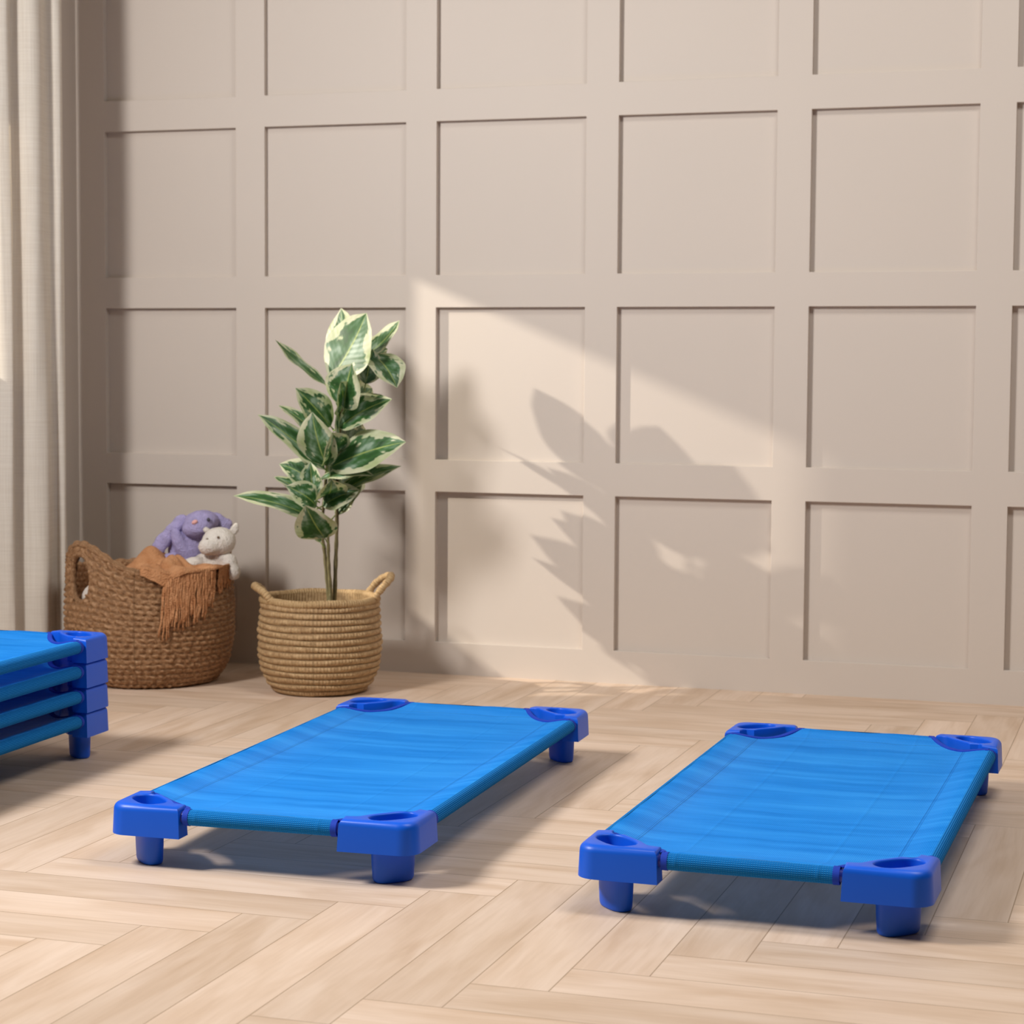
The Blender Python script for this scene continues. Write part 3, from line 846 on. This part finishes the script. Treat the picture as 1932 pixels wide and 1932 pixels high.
# ------------------------------------------------------------------ soft toys
def plush(name, parts, mat, parent, vox=0.005, disp=0.0035):
    """one continuous soft body grown from overlapping ellipsoids"""
    mb = MB()
    for c, r, rot in parts:
        M = Matrix.Rotation(radians(rot[1]), 3, TCV) @ Matrix.Rotation(radians(rot[0]), 3, RTV) if rot else None
        B = Matrix((RTV, TCV, UPV)).transposed()
        mb.ellipsoid(TL(*c), r, 20, 14, (M @ B) if M else B)
    o = mb.build(name, mat, parent, sharp=0)
    rm = o.modifiers.new('skin', 'REMESH'); rm.mode = 'VOXEL'; rm.voxel_size = vox; rm.use_smooth_shade = True
    s = o.modifiers.new('smooth', 'SMOOTH'); s.iterations = 6; s.factor = 0.6
    tx = bpy.data.textures.new(name+'_pile', 'CLOUDS'); tx.noise_scale = 0.009; tx.noise_depth = 2
    d = o.modifiers.new('pile', 'DISPLACE'); d.texture = tx; d.strength = disp; d.mid_level = 0.5; d.texture_coords = 'LOCAL'
    return o
bun = empty('plush_bunny', TOY+Vector((0, 0, 0.29)))
tag(bun, 'lavender plush bunny with drooping ears and pink nose, leaning in the basket', 'soft toy')
B0 = -0.05
body = plush('body', [((0.105, 0.385, B0-0.01), (0.060, 0.050, 0.075), (0, -20)), ((0.10, 0.32, B0), (0.065, 0.055, 0.05), None),
                      ((0.085, 0.40, B0+0.035), (0.020, 0.018, 0.055), (0, 22)), ((0.055, 0.345, B0+0.04), (0.022, 0.02, 0.03), None),
                      ((0.140, 0.432, B0), (0.04, 0.035, 0.03), None)], M_lav, bun)
hd = plush('head', [((0.145, 0.462, B0+0.010), (0.054, 0.050, 0.036), (0, 8)), ((0.137, 0.448, B0+0.035), (0.046, 0.038, 0.030), (0, 8)),
                    ((0.128, 0.462, B0+0.045), (0.026, 0.024, 0.020), None)], M_lav, bun)
plush('ear', [((0.085, 0.462, B0+0.015), (0.028, 0.014, 0.022), (0, 40)), ((0.062, 0.437, B0+0.025), (0.034, 0.013, 0.022), (0, 46)), ((0.036, 0.407, B0+0.03), (0.036, 0.013, 0.024), (0, 46)), ((0.022, 0.385, B0+0.035), (0.024, 0.012, 0.022), (0, 46))], M_lav, bun)
plush('ear', [((0.190, 0.470, B0-0.005), (0.026, 0.014, 0.020), (0, -32)), ((0.212, 0.452, B0-0.005), (0.022, 0.014, 0.026), (0, -60)), ((0.220, 0.425, B0-0.005), (0.018, 0.013, 0.034), None)], M_lav, bun)
mb = MB(); mb.ellipsoid(TL(0.135, 0.467, B0+0.0685), (0.0095, 0.005, 0.006), 14, 10, Matrix.Rotation(radians(28), 3, TCV) @ Matrix((RTV, TCV, UPV)).transposed()); tag(mb.build('nose', M_pink, hd), 'pink triangular nose')
mb = MB(); mb.ellipsoid(TL(0.173, 0.473, B0+0.054), (0.0055, 0.0045, 0.006)); mb.build('eye', M_eye, hd)

bear = empty('plush_bear', TOY+Vector((0, 0, 0.29)))
tag(bear, 'small white plush bear leaning over the basket rim beside the bunny', 'soft toy')
B1 = 0.035
plush('body', [((0.175, 0.335, B1-0.01), (0.060, 0.045, 0.045), (0, 10)), ((0.130, 0.345, B1+0.02), (0.040, 0.03, 0.022), (0, 20)), ((0.215, 0.365, B1), (0.032, 0.03, 0.026), (0, -30)),
               ((0.240, 0.350, B1+0.012), (0.024, 0.024, 0.030), None), ((0.252, 0.326, B1+0.018), (0.022, 0.022, 0.026), None)], M_white, bear)
bh = plush('head', [((0.208, 0.412, B1+0.005), (0.051, 0.044, 0.043), (0, 10)), ((0.183, 0.400, B1+0.036), (0.031, 0.026, 0.027), None)], M_white, bear)
plush('ear', [((0.252, 0.446, B1-0.005), (0.017, 0.009, 0.014), (0, 50)), ((0.257, 0.457, B1-0.005), (0.010, 0.008, 0.010), None)], M_white, bear, 0.004)
plush('ear', [((0.172, 0.444, B1-0.005), (0.012, 0.010, 0.010), (0, -30))], M_white, bear, 0.004)
for a, z, b, r in ((0.181, 0.421, B1+0.0465, 0.0048), (0.213, 0.428, B1+0.0475, 0.0038)):
    mb = MB(); mb.ellipsoid(TL(a, z, b), (r, r*0.8, r)); mb.build('eye', M_eyeb, bh)

lump = empty('plush_toy', TOY+Vector((0, 0, 0.29)))
tag(lump, 'white plush toy half seen through the handle opening of the seagrass basket', 'soft toy')
plush('body', [((-0.130, 0.256, 0.116), (0.045, 0.042, 0.042), None), ((-0.125, 0.205, 0.075), (0.05, 0.06, 0.05), None), ((-0.10, 0.15, 0.05), (0.07, 0.07, 0.06), None)], M_white, lump)
plush('ear', [((-0.130, 0.262, 0.125), (0.014, 0.014, 0.02), None)], M_white, lump, 0.004)

# ------------------------------------------------------------------ curtain
def linen():
    m, nt, b, out = new_mat('natural_linen')
    tc = nd(nt, 'ShaderNodeTexCoord')
    def nz(scale, sc):
        mp = nd(nt, 'ShaderNodeMapping'); mp.inputs['Scale'].default_value = scale; L(nt, tc.outputs['Object'], mp.inputs[0])
        n = nd(nt, 'ShaderNodeTexNoise'); n.inputs['Scale'].default_value = sc; n.inputs['Detail'].default_value = 5; L(nt, mp.outputs[0], n.inputs['Vector']); return n.outputs['Fac']
    w = math_n(nt, 'ADD', nz((300, 300, 6), 1), nz((8, 8, 420), 1)); w = math_n(nt, 'MULTIPLY', w, 0.5)
    c = ramp(nt, w, [(0.35, (0.72, 0.645, 0.56)), (0.65, (0.84, 0.775, 0.69))]); L(nt, c.outputs[0], b.inputs['Base Color'])
    b.inputs['Roughness'].default_value = 0.95; b.inputs['Specular IOR Level'].default_value = 0.1
    bump(nt, b, w, 0.35, 0.001)
    tl = nd(nt, 'ShaderNodeBsdfTranslucent'); tl.inputs[0].default_value = (0.80, 0.66, 0.46, 1)
    ms = nd(nt, 'ShaderNodeMixShader'); ms.inputs[0].default_value = 0.12; L(nt, b.outputs[0], ms.inputs[1]); L(nt, tl.outputs[0], ms.inputs[2]); L(nt, ms.outputs[0], out.inputs[0])
    return m
M_linen = linen()
def curtain():
    # plan of the folds at the hem, from the corner towards the camera
    plan = [(-3.318, 5.590), (-3.290, 5.560), (-3.240, 5.510), (-3.190, 5.460), (-3.158, 5.412), (-3.152, 5.392), (-3.162, 5.384), (-3.176, 5.388), (-3.184, 5.378), (-3.178, 5.352), (-3.170, 5.322), (-3.178, 5.296), (-3.200, 5.282),
            (-3.232, 5.278), (-3.248, 5.268), (-3.244, 5.250), (-3.228, 5.232), (-3.226, 5.220), (-3.242, 5.210), (-3.266, 5.206), (-3.284, 5.200), (-3.292, 5.190)]
    pts = smooth_path([Vector((x, y, 0)) for x, y in plan], 6); P = []
    for i, p in enumerate(pts):
        row = []
        for k in range(61):
            z = 0.006+2.45*k/60; h = z/2.45
            x = -3.23+(p.x+3.23)*(1.0-0.10*h)+0.005*sin(z*2.1+i*0.12)*(1-h)+0.003*sin(z*5+i*0.4)*(1-h)
            y = p.y+0.010*h*sin(i*0.09)-0.012*h
            row.append((x, y, z))
        P.append(row)
    mb = MB(); mb.grid(P); o = mb.build('linen_curtain', M_linen, None, sharp=0)
    return o
tag(curtain(), 'cream linen curtain hanging in soft folds at the left edge by the window', 'curtain')

# ------------------------------------------------------------------ camera
yaw, pitch, roll = -0.31474732, 0.07112103, 0.00624376
cy_, sy_, cp, sp_ = cos(yaw), sin(yaw), cos(pitch), sin(pitch)
fwd = Vector((sy_*cp, cy_*cp, -sp_)); right = Vector((cy_, -sy_, 0)); up = right.cross(fwd)
r2 = right*cos(roll)+up*sin(roll); u2 = up*cos(roll)-right*sin(roll)
cam_d = bpy.data.cameras.new('camera'); cam = link(bpy.data.objects.new('camera', cam_d))
M = Matrix((r2, u2, -fwd)).transposed().to_4x4(); M.translation = Vector((0, 0, 0.92769)); cam.matrix_world = M
cam_d.sensor_width = 36; cam_d.lens = 72.2208; cam_d.clip_start = 0.05
cam_d.dof.use_dof = True; cam_d.dof.focus_distance = 3.95; cam_d.dof.aperture_fstop = 8.0
S.camera = cam

# ------------------------------------------------------------------ light
def aim(o, tgt): o.rotation_euler = (Vector(tgt)-o.location).to_track_quat('-Z', 'Y').to_euler()
# low sun through the opening by the corner
sd = bpy.data.lights.new('sun_through_window', 'SPOT'); so = link(bpy.data.objects.new('sun_through_window', sd))
so.location = (-6.24, 3.58, 2.85); aim(so, (-3.33, 5.08, 1.30)); sd.spot_size = radians(30); sd.spot_blend = 0.1; sd.shadow_soft_size = 0.040
sd.energy = 1150; sd.color = (1.0, 0.93, 0.80)
# area lamp set inside the room, standing in for daylight from the unseen forward window
kd = bpy.data.lights.new('window_daylight', 'AREA'); ko = link(bpy.data.objects.new('window_daylight', kd))
kd.shape = 'RECTANGLE'; kd.size = 0.7; kd.size_y = 0.7; ko.location = (-3.15, 2.5, 2.45); aim(ko, (-2.30, 2.92, 2.17)); kd.energy = 130; kd.color = (1.0, 0.985, 0.955)
# the room's soft ceiling light
od = bpy.data.lights.new('ceiling_light', 'AREA'); oo = link(bpy.data.objects.new('ceiling_light', od))
od.shape = 'RECTANGLE'; od.size = 1.6; od.size_y = 1.0; oo.location = (0.2, 3.55, 3.6); aim(oo, (0.2, 3.5501, 0)); od.energy = 68; od.color = (1.0, 0.97, 0.925)
# diffuse daylight of the room
w = bpy.data.worlds.new('room_daylight'); S.world = w; w.use_nodes = True
bg = w.node_tree.nodes['Background']; bg.inputs[0].default_value = (1.0, 0.95, 0.89, 1); bg.inputs[1].default_value = 0.03

S.view_settings.view_transform = 'Standard'; S.view_settings.look = 'None'; S.view_settings.exposure = 0.0; S.view_settings.gamma = 1.0
S.view_settings.use_curve_mapping = False
